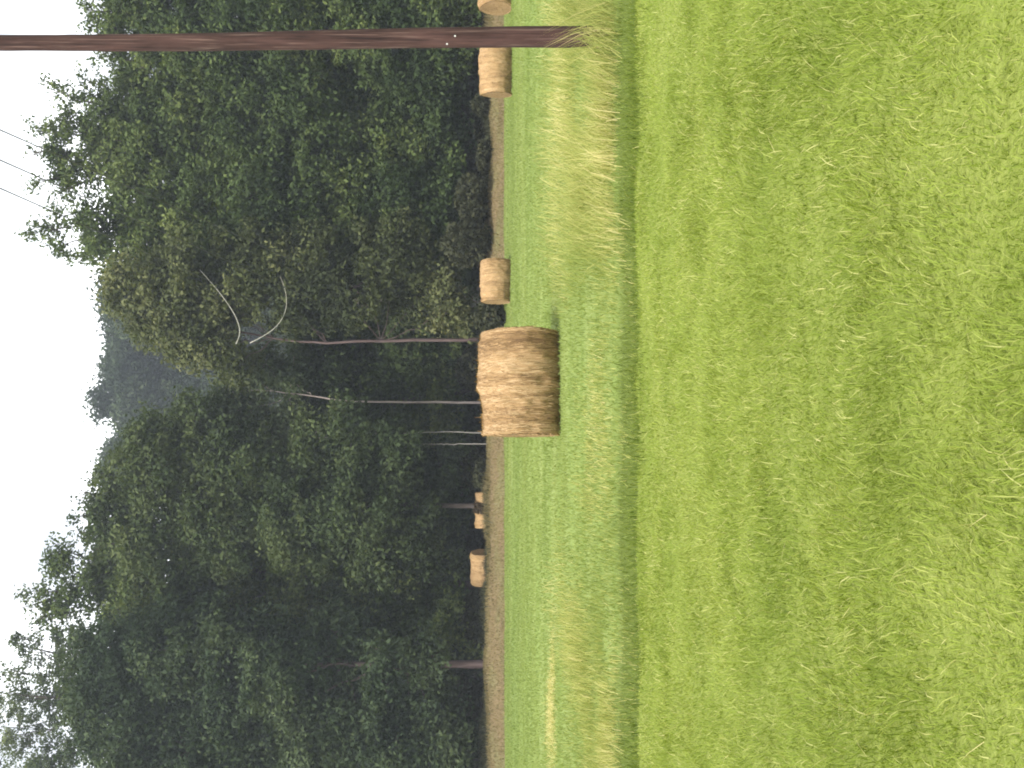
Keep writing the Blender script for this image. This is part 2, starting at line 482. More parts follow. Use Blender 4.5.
def build_weeds():
    """ragged dark weeds where the bank meets the wood"""
    n = 42000
    x = R.uniform(-26, 26, n); y = crest_y(x) + R.normal(1.2, 0.9, n)
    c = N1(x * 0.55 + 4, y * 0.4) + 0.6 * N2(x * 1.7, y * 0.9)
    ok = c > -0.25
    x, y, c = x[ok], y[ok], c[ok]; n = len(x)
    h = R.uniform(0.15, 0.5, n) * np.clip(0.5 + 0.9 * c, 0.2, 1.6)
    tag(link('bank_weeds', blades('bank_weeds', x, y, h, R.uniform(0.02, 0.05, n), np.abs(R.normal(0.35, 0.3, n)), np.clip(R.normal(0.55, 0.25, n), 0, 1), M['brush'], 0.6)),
        'ragged dark weeds along the top of the tan bank', 'weeds', kind='stuff')


# ------------------------------------------------------------------ hay bales
def bale_material():
    m, nt, out = nodes('baled_hay')
    tc = nd(nt, 'ShaderNodeTexCoord').outputs['Object']
    bands = noise(nt, 6.0, tc, 5, 0.6, (1, 0.12, 0.12))
    fine = noise(nt, 42, tc, 6, 0.75, (1.0, 0.35, 0.35))
    blot = noise(nt, 2.6, tc, 3)
    c = ramp(nt, [(0.32, (0.13, 0.078, 0.034)), (0.45, (0.285, 0.188, 0.096)), (0.55, (0.385, 0.258, 0.130)), (0.70, (0.46, 0.335, 0.190))], bands).outputs[0]
    c = mixc(nt, c, ramp(nt, [(0.3, (0.11, 0.064, 0.027)), (0.5, (0.33, 0.215, 0.102)), (0.7, (0.48, 0.345, 0.20))], fine).outputs[0], 0.55)
    c = mixc(nt, c, (0.27, 0.165, 0.065), ramp(nt, [(0.5, (0, 0, 0)), (0.7, (0.5, 0.5, 0.5))], blot).outputs[0])
    d = nd(nt, 'ShaderNodeBsdfPrincipled'); d.inputs['Roughness'].default_value = 0.9
    d.inputs['Specular IOR Level'].default_value = 0.1
    nt.links.new(c, d.inputs['Base Color'])
    b = nd(nt, 'ShaderNodeBump'); b.inputs['Strength'].default_value = 1.0; b.inputs['Distance'].default_value = 0.025
    nt.links.new(fine, b.inputs['Height']); nt.links.new(b.outputs[0], d.inputs['Normal'])
    nt.links.new(d.outputs[0], out.inputs['Surface'])
    return m


M['bale'] = bale_material()


def make_bale(label, rnd, width=1.52, dia=1.22, strands=4200, nx=90, na=150, fringe=True, loc=(0, 0, 0), rz=0.0):
    root = empty('hay_bale', loc, label, 'hay bale', 'round hay bales')
    root.rotation_euler = (0, 0, rz)
    NA, NB = VNoise(rnd), VNoise(rnd + 50)
    r0 = dia / 2

    def rad(xx, th):
        u = np.abs(xx) / (width / 2)
        e = np.sqrt(np.clip(1 - np.clip((u - 0.93) / 0.07, 0, 1) ** 2, 0, 1)) * 0.04 - 0.04
        r = r0 + e + 0.040 * NA(xx * 3.2 + 40, 0.5) + 0.018 * NB(xx * 11 + 40, th * 0.4)
        r = r + 0.034 * NA(xx * 2.0 + 5, th * 1.2 + 3) + 0.016 * NB(xx * 16, th * 5.0) + 0.012 * NA(xx * 7, th * 2.5)
        return r

    def surf(xx, th, add=0.0):
        r = rad(xx, th) + add
        yy = r * np.cos(th); zz = r * np.sin(th)
        zz = np.where(zz < 0, zz * 0.965, zz * 0.995)
        zz = np.maximum(zz, -r0 * 0.93)
        return np.stack([xx + 0.02 * np.sin(th * 2 + 1) * (np.abs(xx) / width), yy, zz + r0 * 0.93], -1)
    xx = np.linspace(-width / 2, width / 2, nx)
    th = np.linspace(0, 2 * np.pi, na, endpoint=False)
    XX, TH = np.meshgrid(xx, th, indexing='ij')
    V = [surf(XX, TH).reshape(-1, 3)]
    i, j = np.meshgrid(np.arange(nx - 1), np.arange(na), indexing='ij'); j2 = (j + 1) % na
    q = [np.stack([i * na + j, i * na + j2, (i + 1) * na + j2, (i + 1) * na + j], -1).reshape(-1, 4)]
    n0 = nx * na
    for side, ring in ((-1, 0), (1, nx - 1)):                # the rolled ends with their spiral
        edge = V[0].reshape(nx, na, 3)[ring]
        cen = np.array([side * width / 2, 0, r0 * 0.93])
        fr = np.linspace(1, 0, 26)[1:]
        prev = np.arange(na) + ring * na
        for f in fr:
            p = cen + (edge - cen) * max(f, 0.004)
            p[:, 0] = side * (width / 2 + 0.014 * np.sin(f * 70 + th) * (1 if f < 0.97 else 0) + 0.03 * (1 - f ** 2) * 0.4) + 0.006 * R.normal(size=na)
            V.append(p)
            cur = np.arange(na) + n0; n0 += na
            jj = np.roll(np.arange(na), -1)
            qq = np.stack([prev, prev[jj], cur[jj], cur], -1)
            q.append(qq[:, ::-1] if side > 0 else qq)
            prev = cur
    q = np.concatenate(q)
    roll = link('hay_roll', new_mesh('hay_roll', np.concatenate(V), q.ravel(), np.full(len(q), 4), M['bale'], smooth_shade=True), root)
    # straws wrapped and sticking out of the roll
    n = strands
    sx = R.uniform(-width / 2, width / 2, n); st = R.uniform(0, 2 * np.pi, n)
    ln = R.uniform(0.05, 0.26, n); dx = R.normal(0, 0.022, n)
    segs = np.linspace(0, 1, 4)
    w = R.uniform(0.003, 0.0075, n)
    lift = R.gamma(1.3, 0.008, n) * (1 + 1.5 * (R.random(n) < 0.06))
    rows = []
    for f in segs:
        x_ = np.clip(sx + dx * f, -width / 2 - 0.02, width / 2 + 0.02)
        t_ = st + ln * f / r0
        c = surf(x_, t_, 0.004 + lift * f * f)
        rows += [c - np.stack([w * (1 - 0.6 * f), 0 * w, 0 * w], 1), c + np.stack([w * (1 - 0.6 * f), 0 * w, 0 * w], 1)]
    v = np.stack(rows, 1).reshape(-1, 3)
    k = np.arange(n)[:, None] * 8
    lo = np.concatenate([np.concatenate([k + 2 * s, k + 2 * s + 1, k + 2 * s + 3, k + 2 * s + 2], 1)[:, None] for s in range(3)], 1).reshape(-1)
    tint = np.clip(0.44 + 0.30 * NA(sx * 7, 3.1) + 0.30 * NB(sx * 22, 1.7) + R.normal(0, 0.2, n), 0, 1)
    s = link('loose_straw', new_mesh('loose_straw', v, lo, np.full(n * 3, 4), M['straw'], {'tint': np.repeat(tint, 8)}), root)
    s['kind'] = 'stuff'
    if fringe:
        n = 2600                                             # litter of hay round the foot
        a = R.uniform(0, 2 * np.pi, n); rr = np.abs(R.normal(0, 0.10, n))
        x_ = np.clip(np.cos(a) * width, -width / 2, width / 2) + np.cos(a) * rr
        y_ = np.clip(np.sin(a) * 0.6, -0.28, 0.28) + np.sin(a) * rr
        wx, wy = loc[0] + x_ * math.cos(rz) - y_ * math.sin(rz), loc[1] + x_ * math.sin(rz) + y_ * math.cos(rz)
        me = blades('straw_litter', wx, wy, R.uniform(0.04, 0.15, n), R.uniform(0.004, 0.009, n), R.uniform(0.2, 1.35, n), R.uniform(0.1, 0.9, n), M['straw'], 0.4, 0.01)
        me.transform(root.matrix_basis.inverted() if False else (Matrix.Translation(Vector([float(c) for c in loc])) @ Matrix.Rotation(rz, 4, 'Z')).inverted())
        l = link('straw_litter', me, root); l['kind'] = 'stuff'
    return root


def build_bales():
    def at(u, y, dz=0.0):
        x = P(u, 500, y)[0]
        return (x, y, float(gz(x, y)) + dz)
    make_bale('large golden round hay bale lying on its side in the middle of the green field', 101, 1.64, 1.33, 8000, fringe=False, loc=at(384.5, 17.5, -0.02), rz=math.radians(4))
    make_bale('tan hay bale just left of the wooden pole, partly hidden by it', 120, 1.62, 1.20, 2200, 60, 90, False, at(696.5, 38.5), math.radians(-5))
    make_bale('pinkish tan hay bale beside the dark shrub, right of the large bale', 134, 1.55, 1.18, 2200, 60, 90, False, at(486.5, 41.0), math.radians(3))
    make_bale('hay bale right of the wooden pole, cut off by the picture edge', 147, 1.55, 1.22, 2200, 60, 90, False, at(780, 40.0), math.radians(6))
    make_bale('small far hay bale half sunk behind the tan bank, left of the large bale', 160, 1.62, 1.24, 1500, 60, 90, False, at(200, 55.4, 0.04), math.radians(-7))
    make_bale('pale far hay bale with a dark brown weed hiding its middle', 173, 1.78, 1.08, 1500, 60, 90, False, at(258, 55.5, -0.05), math.radians(4))


# ------------------------------------------------------------------ trees
def lobe_leaves(c, r, clumps, per, size, sig, up=0.6, shell=0.5):
    """leaf positions of one lobe: clumps spread through the outer part of an ellipsoid"""
    k = max(3, int(clumps))
    d = R.normal(size=(k, 3)); d /= np.linalg.norm(d, axis=1)[:, None]
    q = R.uniform(shell, 1.0, (k, 1)) * (1 + 0.18 * np.clip(R.normal(size=(k, 1)), -1.5, 1.3))
    cc = c + d * q * r
    m = np.maximum(4, R.poisson(per, k))
    idx = np.repeat(np.arange(k), m)
    s = sig * R.uniform(0.6, 1.4, k)[idx][:, None]
    off = np.clip(R.normal(size=(len(idx), 3)), -1.7, 1.7) * s * np.array([1, 1, 0.62])
    pos = cc[idx] + off
    nrm = R.normal(size=(len(idx), 3)) * 0.75 + d[idx] * 0.5 + np.array([0, 0, up])
    ct = (0.44 + 0.42 * N2(cc[:, 0] * 0.38 + cc[:, 1] * 0.3, cc[:, 2] * 0.38) + R.normal(0, 0.17, k))[idx]
    tint = np.clip(ct + R.normal(0, 0.11, len(idx)), 0, 1)
    return pos, nrm, size * R.uniform(0.65, 1.35, len(idx)), tint, cc


def tree(label, u, y, lobes, leaf, wood, name='tree', trunk_r=0.2, trunk_top=None, trunk_uv=None, sprigs=(), size=0.118, dens=1.0, per=112, sig=0.42,
         depth=0.9, bare=(), group='trees at the edge of the wood', cat='tree', sparse=1.0, limb_mat=None, trunk_label=None):
    base = P(u, 480, y)
    base[2] = gz(base[0], y) - 0.05
    root = empty(name, base, label, cat, group)
    px = y / F
    pos, nrm, sz, ti = [], [], [], []
    tb = Tubes()
    # trunk
    L = []
    for lb in lobes:
        lu, lv, ru, rv = lb[:4]
        dy = R.uniform(-0.5, 0.5) * depth * ru * px + (lb[5] if len(lb) > 5 else 0)
        L.append((P(lu, lv, y + dy), np.array([ru * px, ru * px * depth, rv * px]), lb[4] if len(lb) > 4 else 1.0))
    if trunk_uv:
        tp = np.array([base] + [P(a, b, y) for a, b in trunk_uv])
    else:
        top = max(L, key=lambda q: q[0][2])[0]
        tp = np.array([base + (top - base) * f + np.array([R.normal() * 0.12, R.normal() * 0.12, 0]) * (f > 0) for f in np.linspace(0, 0.92, 7)])
    # resample the trunk smoothly
    s = np.linspace(0, len(tp) - 1, 24)
    tp = np.stack([np.interp(s, np.arange(len(tp)), tp[:, k]) for k in range(3)], 1)
    tp[1:-1, :2] += R.normal(size=(22, 2)) * 0.014
    fr = np.linspace(0, 1, 24)
    rr = trunk_r * (1 - 0.72 * fr) + trunk_r * 0.5 * np.exp(-fr * 26)
    tb.add(tp - base, rr, 9, 0.05)
    for c, r, d in L:                                          # a limb to every lobe
        f = np.clip((c[2] - r[2] * 1.1 - base[2]) / max(tp[-1][2] - base[2], 1) - R.uniform(0.02, 0.15), 0.34, 0.95)
        k = int(f * 23); p0 = tp[k]
        mid = p0 * 0.45 + c * 0.55 + np.array([0, 0, -0.25 * r[2]])
        t = np.linspace(0, 1, 7)[:, None]
        pts = (1 - t) ** 2 * p0 + 2 * t * (1 - t) * mid + t ** 2 * c
        pts[1:-1] += R.normal(size=(5, 3)) * 0.06
        r0 = rr[k] * (0.5 if f > 0.35 else 0.22)
        tb.add(pts - base, np.linspace(r0, max(0.02, r0 * 0.25), 7), 6)
        area = (r[0] * r[1] + r[0] * r[2] + r[1] * r[2]) * 4.2
        a = lobe_leaves(c, r, 1.35 * dens * d * area, per, size, sig * (1.0 if d >= 0.6 else 0.7))
        pos.append(a[0]); nrm.append(a[1]); sz.append(a[2]); ti.append(a[3])
        for cc in a[4][:: max(1, len(a[4]) // 6)]:              # twigs out to some clumps
            tt = np.linspace(0, 1, 4)[:, None]
            pp = c + (cc - c) * tt + R.normal(size=(4, 3)) * 0.04
            tb.add(pp - base, np.array([0.035, 0.025, 0.018, 0.01]), 4)
    for (u0, v0, u1, v1, wd) in sprigs:                        # leafy shoots against the sky
        p0, p1 = P(u0, v0, y), P(u1, v1, y + R.uniform(-0.6, 0.6))
        t = np.linspace(0, 1, 6)[:, None]
        bow = np.array([0, 0, 1]) * np.linalg.norm(p1 - p0) * 0.08
        pts = p0 + (p1 - p0) * t + bow * np.sin(t * np.pi) + R.normal(size=(6, 3)) * 0.05
        tb.add(pts - base, np.linspace(0.05, 0.012, 6), 5)
        n = int(60 * np.linalg.norm(p1 - p0) * wd / 10 * sparse)
        k = max(4, n // 14)
        tcl = R.random(k) ** 0.8
        cc = p0 + (p1 - p0) * tcl[:, None] + R.normal(size=(k, 3)) * (wd * px) * (1.15 - 0.75 * tcl[:, None])
        idx = np.repeat(np.arange(k), R.poisson(30, k) + 8)
        q = cc[idx] + R.normal(size=(len(idx), 3)) * 0.20
        pos.append(q); nrm.append(R.normal(size=q.shape) + np.array([0, 0, 0.5])); sz.append(size * R.uniform(0.6, 1.2, len(q))); ti.append(np.clip(R.normal(0.5, 0.2, len(q)), 0, 1))
        for c_ in cc[::2]:
            f = R.uniform(0.1, 0.9); s0 = p0 + (p1 - p0) * f
            tb.add(np.array([s0, (s0 + c_) / 2 + R.normal(size=3) * 0.05, c_]) - base, np.array([0.02, 0.014, 0.008]), 4)
    tr = link('trunk', tb.mesh('trunk', wood), root)
    if trunk_label: tr['label'] = trunk_label
    pos = np.concatenate(pos) - base
    link('crown', leaves_mesh('crown', pos, np.concatenate(nrm), np.concatenate(sz), np.concatenate(ti), leaf), root)
    for ln, pth, r0, r1 in bare:
        b = Tubes()
        pts = np.array([P(a, b_, y - 2.1) for a, b_ in pth])
        s = np.linspace(0, len(pts) - 1, 18)
        # Catmull-like smoothing by repeated averaging
        q = np.stack([np.interp(s, np.arange(len(pts)), pts[:, k]) for k in range(3)], 1)
        for _ in range(6): q[1:-1] = (q[:-2] + 2 * q[1:-1] + q[2:]) / 4
        b.add(q - base, np.linspace(r0, r1, 18), 6)
        o = link('bare_branch', b.mesh('bare_branch', M['bare']), root)
        o['label'] = ln
    return root


def bush(label, u, y, w, h, leaf, name='bush', n=900, size=0.09, group=None, tilt=0.0):
    x = P(u, 480, y)[0]
    z = float(gz(x, y))
    root = empty(name, (x, y, z - 0.03), label, 'bush', group)
    t = Tubes(); P_, N_ = [], []
    for k in range(12):
        a = R.uniform(0, 6.28); rr = R.uniform(0.2, 1) * w / 2
        tip = np.array([math.cos(a) * rr, math.sin(a) * rr, h * R.uniform(0.5, 0.95) * (1 - 0.35 * (rr / (w / 2)) ** 2)])
        m = tip * np.array([0.35, 0.35, 0.55])
        t.add(np.array([[0, 0, 0], m, tip]) + R.normal(size=(3, 3)) * 0.02, np.array([0.02, 0.014, 0.006]), 5)
    q = R.normal(size=(n, 3)); q /= np.linalg.norm(q, axis=1)[:, None]
    lump = 1 + 0.25 * N1(q[:, 0] * 2.3 + u, q[:, 2] * 2.3)
    q *= (R.uniform(0.45, 1.0, (n, 1)) ** 0.6) * lump[:, None]
    pos = q * np.array([w / 2, w / 2, h * 0.52]) + np.array([0, 0, h * 0.5])
    pos[:, 2] = np.abs(pos[:, 2]) + 0.03
    link('stems', t.mesh('stems', M['bark_dark']), root)
    link('foliage', leaves_mesh('foliage', pos, R.normal(size=(n, 3)) + np.array([0, 0, 0.5]), size * R.uniform(0.6, 1.3, n), np.clip(R.normal(0.5, 0.2, n), 0, 1), leaf), root)
    return root


def build_trees():
    D, MI, OL, BL, PA = M['dark'], M['mid'], M['olive'], M['blue'], M['pale']
    bd, bp, bk = M['bark_dark'], M['bark_pale'], M['bark_pink']
    # --- right of the gap
    tree('dense green tree behind the wooden pole at the right picture edge', 765, 55, [
        (740, 140, 40, 40), (775, 150, 50, 45), (725, 200, 40, 45), (770, 230, 55, 55), (730, 290, 45, 50), (785, 310, 55, 60), (740, 370, 45, 45), (775, 400, 50, 50), (725, 435, 40, 35), (765, 450, 45, 30)],
        MI, bd, sprigs=[(738, 120, 745, 88, 9), (720, 130, 712, 95, 10), (755, 120, 762, 78, 9), (700, 150, 716, 112, 8)])
    tree('tall tree left of the pole, its open top of three spikes against the sky', 640, 57, [
        (655, 125, 38, 32), (612, 120, 35, 35), (640, 75, 20, 26, 0.45), (612, 70, 18, 28, 0.5), (585, 75, 14, 22, 0.45), (690, 160, 40, 38), (625, 170, 50, 42), (670, 225, 48, 50), (605, 235, 50, 50), (650, 295, 52, 50), (690, 320, 45, 50), (605, 320, 48, 50), (660, 380, 50, 48), (610, 395, 48, 42), (690, 420, 45, 40), (635, 440, 45, 30)],
        MI, bd, sprigs=[(660, 110, 684, 42, 9), (648, 95, 640, 50, 9), (630, 90, 641, 24, 8), (615, 80, 613, 24, 9), (598, 85, 583, 32, 8), (665, 110, 668, 60, 8), (590, 95, 575, 58, 7), (672, 120, 690, 84, 8)], trunk_r=0.22)
    tree('green tree with a leaning feathery tip on the right side of the hazy gap', 545, 56, [
        (545, 100, 24, 18, 0.6), (525, 95, 22, 18, 0.6), (560, 140, 42, 36), (515, 145, 40, 36), (545, 195, 48, 45), (500, 205, 40, 45), (570, 250, 48, 48), (525, 270, 48, 48), (565, 320, 48, 48), (520, 345, 48, 48), (555, 395, 50, 44), (515, 420, 42, 40), (560, 445, 45, 28)],
        MI, bd, sprigs=[(545, 95, 533, 27, 9), (530, 95, 522, 52, 10), (555, 105, 553, 48, 8), (515, 100, 503, 72, 8), (537, 60, 545, 38, 6)], trunk_r=0.22)
    tree('olive tree hung with bent bare branches beside the hazy gap', 428, 53.5, [
        (478, 130, 32, 26), (462, 165, 42, 32), (437, 185, 34, 28), (485, 185, 42, 40), (455, 215, 40, 30), (420, 215, 26, 22, 0.8), (495, 250, 42, 40), (465, 285, 34, 34, 0.7), (500, 310, 40, 42), (405, 238, 20, 18, 0.7), (480, 355, 40, 38, 0.8), (510, 390, 40, 42), (480, 420, 36, 36), (455, 445, 24, 24, 0.7)],
        OL, bk, trunk_uv=[(428, 430), (427, 370), (425, 320), (430, 270), (440, 220), (458, 170)], trunk_r=0.095,
        bare=[('long pale bare branch bent in an upper arc', [(498, 200), (478, 218), (455, 235), (436, 242), (424, 236)], 0.015, 0.03),
              ('short pale bare branch hooked downward', [(492, 280), (478, 286), (458, 288), (438, 276), (425, 250)], 0.010, 0.026)],
        trunk_label='thin pinkish grey leaning trunk above the large bale')
    # --- slender trees of the gap
    tree('slender pale stemmed tree with light green top in the middle of the gap', 365, 56, [
        (355, 245, 26, 26, 0.9), (375, 225, 20, 18, 0.8), (395, 240, 22, 20, 0.7), (340, 275, 26, 24, 0.8), (385, 290, 24, 24, 0.7), (404, 266, 22, 20, 0.9)],
        PA, bp, trunk_uv=[(366, 420), (366, 370), (368, 335), (374, 300), (378, 262), (376, 232)], trunk_r=0.065, trunk_label='thin pale straight trunk')
    tree('thin leaning sapling with crooked whitish trunk left of the slender pale tree', 335, 53.6, [
        (330, 315, 26, 24, 0.8), (352, 345, 20, 22, 0.7), (315, 350, 22, 24, 0.8)],
        D, M['bark_white'], trunk_uv=[(336, 440), (335, 400), (338, 372), (334, 345), (330, 318)], trunk_r=0.027, trunk_label='thin crooked whitish trunk')
    tree('short whitish trunked sapling next to the crooked sapling', 324, 53.9, [
        (318, 400, 22, 22, 0.8), (332, 385, 18, 20, 0.8)],
        D, M['bark_white'], trunk_uv=[(324, 450), (324, 430), (323, 405)], trunk_r=0.027)
    tree('dark bushy tree filling the gap behind the slender trees', 385, 59.5, [
        (395, 320, 36, 36), (350, 320, 36, 36), (420, 360, 36, 36), (375, 370, 40, 36), (330, 390, 40, 36), (415, 410, 40, 34), (365, 425, 40, 34), (325, 440, 36, 30), (400, 450, 44, 28), (440, 320, 30, 36), (440, 400, 34, 36), (395, 385, 34, 34), (350, 355, 34, 34), (430, 450, 40, 26), (375, 330, 34, 34)],
        MI, bd, trunk_r=0.16)
    # --- left of the gap
    tree('dark tree with rough thin top on the left side of the hazy gap', 262, 55, [
        (262, 115, 34, 24), (285, 150, 34, 32), (240, 150, 38, 34), (226, 138, 26, 22), (312, 140, 24, 22), (335, 150, 20, 20, 0.8), (322, 175, 28, 30), (350, 195, 22, 24, 0.8), (270, 205, 46, 42), (315, 235, 30, 36), (235, 230, 42, 42), (290, 275, 44, 42), (245, 300, 46, 44), (300, 330, 40, 40), (265, 360, 46, 42), (235, 385, 42, 40), (300, 390, 42, 40), (260, 425, 46, 34, 1.0, 2.2), (300, 440, 40, 30, 1.0, 1.0), (222, 430, 40, 28, 1.0, 2.2)],
        D, bd, sprigs=[(270, 110, 278, 78, 9), (255, 105, 250, 72, 9), (240, 115, 235, 80, 9), (290, 130, 296, 100, 8), (225, 120, 220, 92, 8)], trunk_r=0.13)
    tree('broad dark green tree with pointed sprig rising above its top', 180, 58, [
        (190, 85, 22, 20, 0.7), (210, 60, 12, 18, 0.6), (170, 60, 16, 22, 0.5), (200, 120, 38, 32), (160, 125, 42, 34), (185, 170, 48, 42), (145, 190, 42, 42), (205, 225, 44, 44), (165, 250, 48, 44), (200, 300, 44, 44), (155, 315, 46, 44), (190, 365, 46, 42), (150, 385, 40, 40), (185, 422, 44, 36, 1.0, 1.0), (150, 445, 36, 28), (215, 400, 36, 40)],
        MI, bd, sprigs=[(208, 90, 226, 52, 8), (205, 70, 212, 40, 6), (175, 80, 178, 22, 8), (170, 60, 160, 18, 8), (190, 90, 196, 55, 7), (160, 95, 148, 30, 8), (220, 110, 240, 88, 7)], trunk_r=0.22)
    tree('big rounded dark tree with visible purplish brown trunk near the left picture edge', 104, 54, [
        (105, 105, 44, 36), (65, 98, 44, 32), (25, 125, 44, 40), (115, 155, 44, 42), (70, 160, 48, 44), (20, 190, 48, 46), (125, 215, 38, 42), (75, 225, 48, 44), (30, 255, 48, 46), (120, 275, 36, 38), (65, 295, 42, 40), (15, 320, 48, 46), (55, 360, 38, 40), (135, 335, 28, 36), (20, 395, 46, 42), (60, 425, 32, 36), (20, 450, 42, 30), (100, 390, 26, 34, 0.9, -1.6), (112, 430, 18, 20, 0.6, -1.6), (94, 270, 30, 36, 1.0, -1.5)],
        BL, bk, trunk_uv=[(104, 450), (103, 400), (104, 350), (103, 310), (98, 260), (90, 180)], trunk_r=0.2, trunk_label='stout purplish brown trunk')
    tree('loose see-through tree with scattered small leaves at the upper left corner', 40, 66, [
        (120, 70, 24, 24, 0.5), (90, 40, 30, 30, 0.34), (60, 70, 30, 26, 0.42), (40, 20, 34, 30, 0.30), (10, 50, 30, 36, 0.36), (20, 85, 34, 26, 0.45), (75, -5, 30, 26, 0.22), (5, 0, 26, 24, 0.24), (130, 25, 14, 24, 0.26), (20, 160, 60, 50), (90, 170, 50, 50), (50, 260, 60, 60)],
        PA, bd, sprigs=[(110, 70, 128, 10, 8), (90, 60, 100, 4, 9), (70, 60, 68, 10, 9), (40, 60, 30, 8, 9), (15, 80, 6, 30, 9), (120, 90, 150, 60, 8)], trunk_r=0.2, size=0.10)
    # --- trees far behind, seen through the gap
    far = 'hazy trees far behind the gap'
    tree('bluish far tree right of the rounded bump in the hazy gap', 425, 150, [
        (435, 130, 26, 22), (410, 125, 26, 24), (450, 140, 26, 26), (425, 165, 34, 32), (455, 190, 34, 36), (410, 215, 36, 38), (440, 250, 38, 42), (420, 310, 40, 50)],
        BL, bd, trunk_r=0.35, size=0.27, sig=0.9, per=70, dens=0.45, group=far)
    tree('far hazy tree that forms the rounded bump in the middle of the gap', 368, 146, [
        (368, 108, 18, 18), (385, 130, 22, 20), (355, 135, 24, 22), (375, 165, 34, 32), (350, 185, 32, 32), (385, 215, 34, 36), (360, 250, 36, 40), (375, 310, 40, 50)],
        BL, bd, trunk_r=0.35, size=0.27, sig=0.9, per=70, dens=0.45, group=far)
    tree('far hazy tree left of the bump, rising beside the dark rough topped tree', 318, 142, [
        (320, 128, 20, 20), (305, 120, 24, 22), (328, 160, 28, 28), (310, 190, 36, 36), (330, 230, 34, 36), (300, 270, 40, 44), (330, 310, 40, 50)],
        BL, bd, trunk_r=0.35, size=0.27, sig=0.9, per=70, dens=0.45, group=far)
    tree('far tree with flat top just left of the leaning feathery tip', 478, 140, [
        (478, 118, 20, 16), (460, 118, 18, 16), (470, 150, 30, 28), (490, 180, 34, 34), (465, 220, 34, 40), (480, 290, 40, 50)],
        BL, bd, trunk_r=0.35, size=0.27, sig=0.9, per=70, dens=0.45, group=far)
    # --- shrubs along the foot of the wood and on the bank
    bush('dark brown shrub standing at the right end of the large bale', 452, 45.5, 1.35, 1.35, M['brush'], n=1500, size=0.10)
    bush('dark brown weed on the bank in front of the pale far bale', 259, 53.2, 0.62, 0.72, M['brown'], n=420, size=0.07)
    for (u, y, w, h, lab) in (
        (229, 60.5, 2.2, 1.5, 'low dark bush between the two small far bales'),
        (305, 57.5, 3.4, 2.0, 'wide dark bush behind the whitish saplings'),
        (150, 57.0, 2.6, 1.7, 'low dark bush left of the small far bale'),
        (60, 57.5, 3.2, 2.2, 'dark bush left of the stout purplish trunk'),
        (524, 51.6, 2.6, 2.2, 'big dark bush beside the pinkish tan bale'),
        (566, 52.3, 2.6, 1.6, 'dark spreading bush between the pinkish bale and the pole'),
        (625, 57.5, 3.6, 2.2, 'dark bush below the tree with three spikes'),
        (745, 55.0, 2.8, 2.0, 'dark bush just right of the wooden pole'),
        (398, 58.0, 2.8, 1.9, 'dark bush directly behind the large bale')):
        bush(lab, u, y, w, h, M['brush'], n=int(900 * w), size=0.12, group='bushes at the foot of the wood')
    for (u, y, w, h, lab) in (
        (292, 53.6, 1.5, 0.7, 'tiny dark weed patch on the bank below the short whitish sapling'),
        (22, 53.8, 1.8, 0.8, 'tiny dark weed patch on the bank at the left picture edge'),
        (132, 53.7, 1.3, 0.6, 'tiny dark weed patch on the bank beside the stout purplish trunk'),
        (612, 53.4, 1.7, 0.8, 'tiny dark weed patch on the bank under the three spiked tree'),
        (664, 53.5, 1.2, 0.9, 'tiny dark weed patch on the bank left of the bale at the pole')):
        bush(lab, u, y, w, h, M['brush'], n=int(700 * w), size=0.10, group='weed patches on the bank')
    build_wood()


def build_wood():
    """the mass of the wood behind the first row of trees"""
    pos, nrm, sz, ti = [], [], [], []
    t = Tubes()
    for k in range(150):
        y = R.uniform(66, 84); x = R.uniform(-48, 48)
        uu = 384 + F * x / y
        if 300 < uu < 490: top = P(uu, 300, y)[2]
        else: top = P(uu, 165 + R.uniform(0, 40), y)[2]
        z0 = float(gz(x, y))
        t.add(np.array([[x, y, z0 - 0.2], [x + R.normal() * 0.2, y, z0 + top * 0.5], [x + R.normal() * 0.4, y, z0 + top * 0.85]]), np.array([0.2, 0.13, 0.06]), 7)
        hh = np.arange(1.2, top - 0.5, 2.1)
        for h in hh:
            c = np.array([x + R.normal() * 1.2, y + R.normal() * 0.8, z0 + h])
            a = lobe_leaves(c, np.array([2.0, 1.8, 1.3]), 13, 26, 0.22, 0.5)
            pos.append(a[0]); nrm.append(a[1]); sz.append(a[2]); ti.append(a[3])
    pos = np.concatenate(pos)
    root = link('woodland', leaves_mesh('woodland', pos, np.concatenate(nrm), np.concatenate(sz), np.concatenate(ti), M['dark']))
    tag(root, 'dark mass of the wood behind the first row of trees', 'woodland', kind='stuff')
    o = link('trunks', t.mesh('trunks', M['bark_dark']), root)
    o['kind'] = 'stuff'


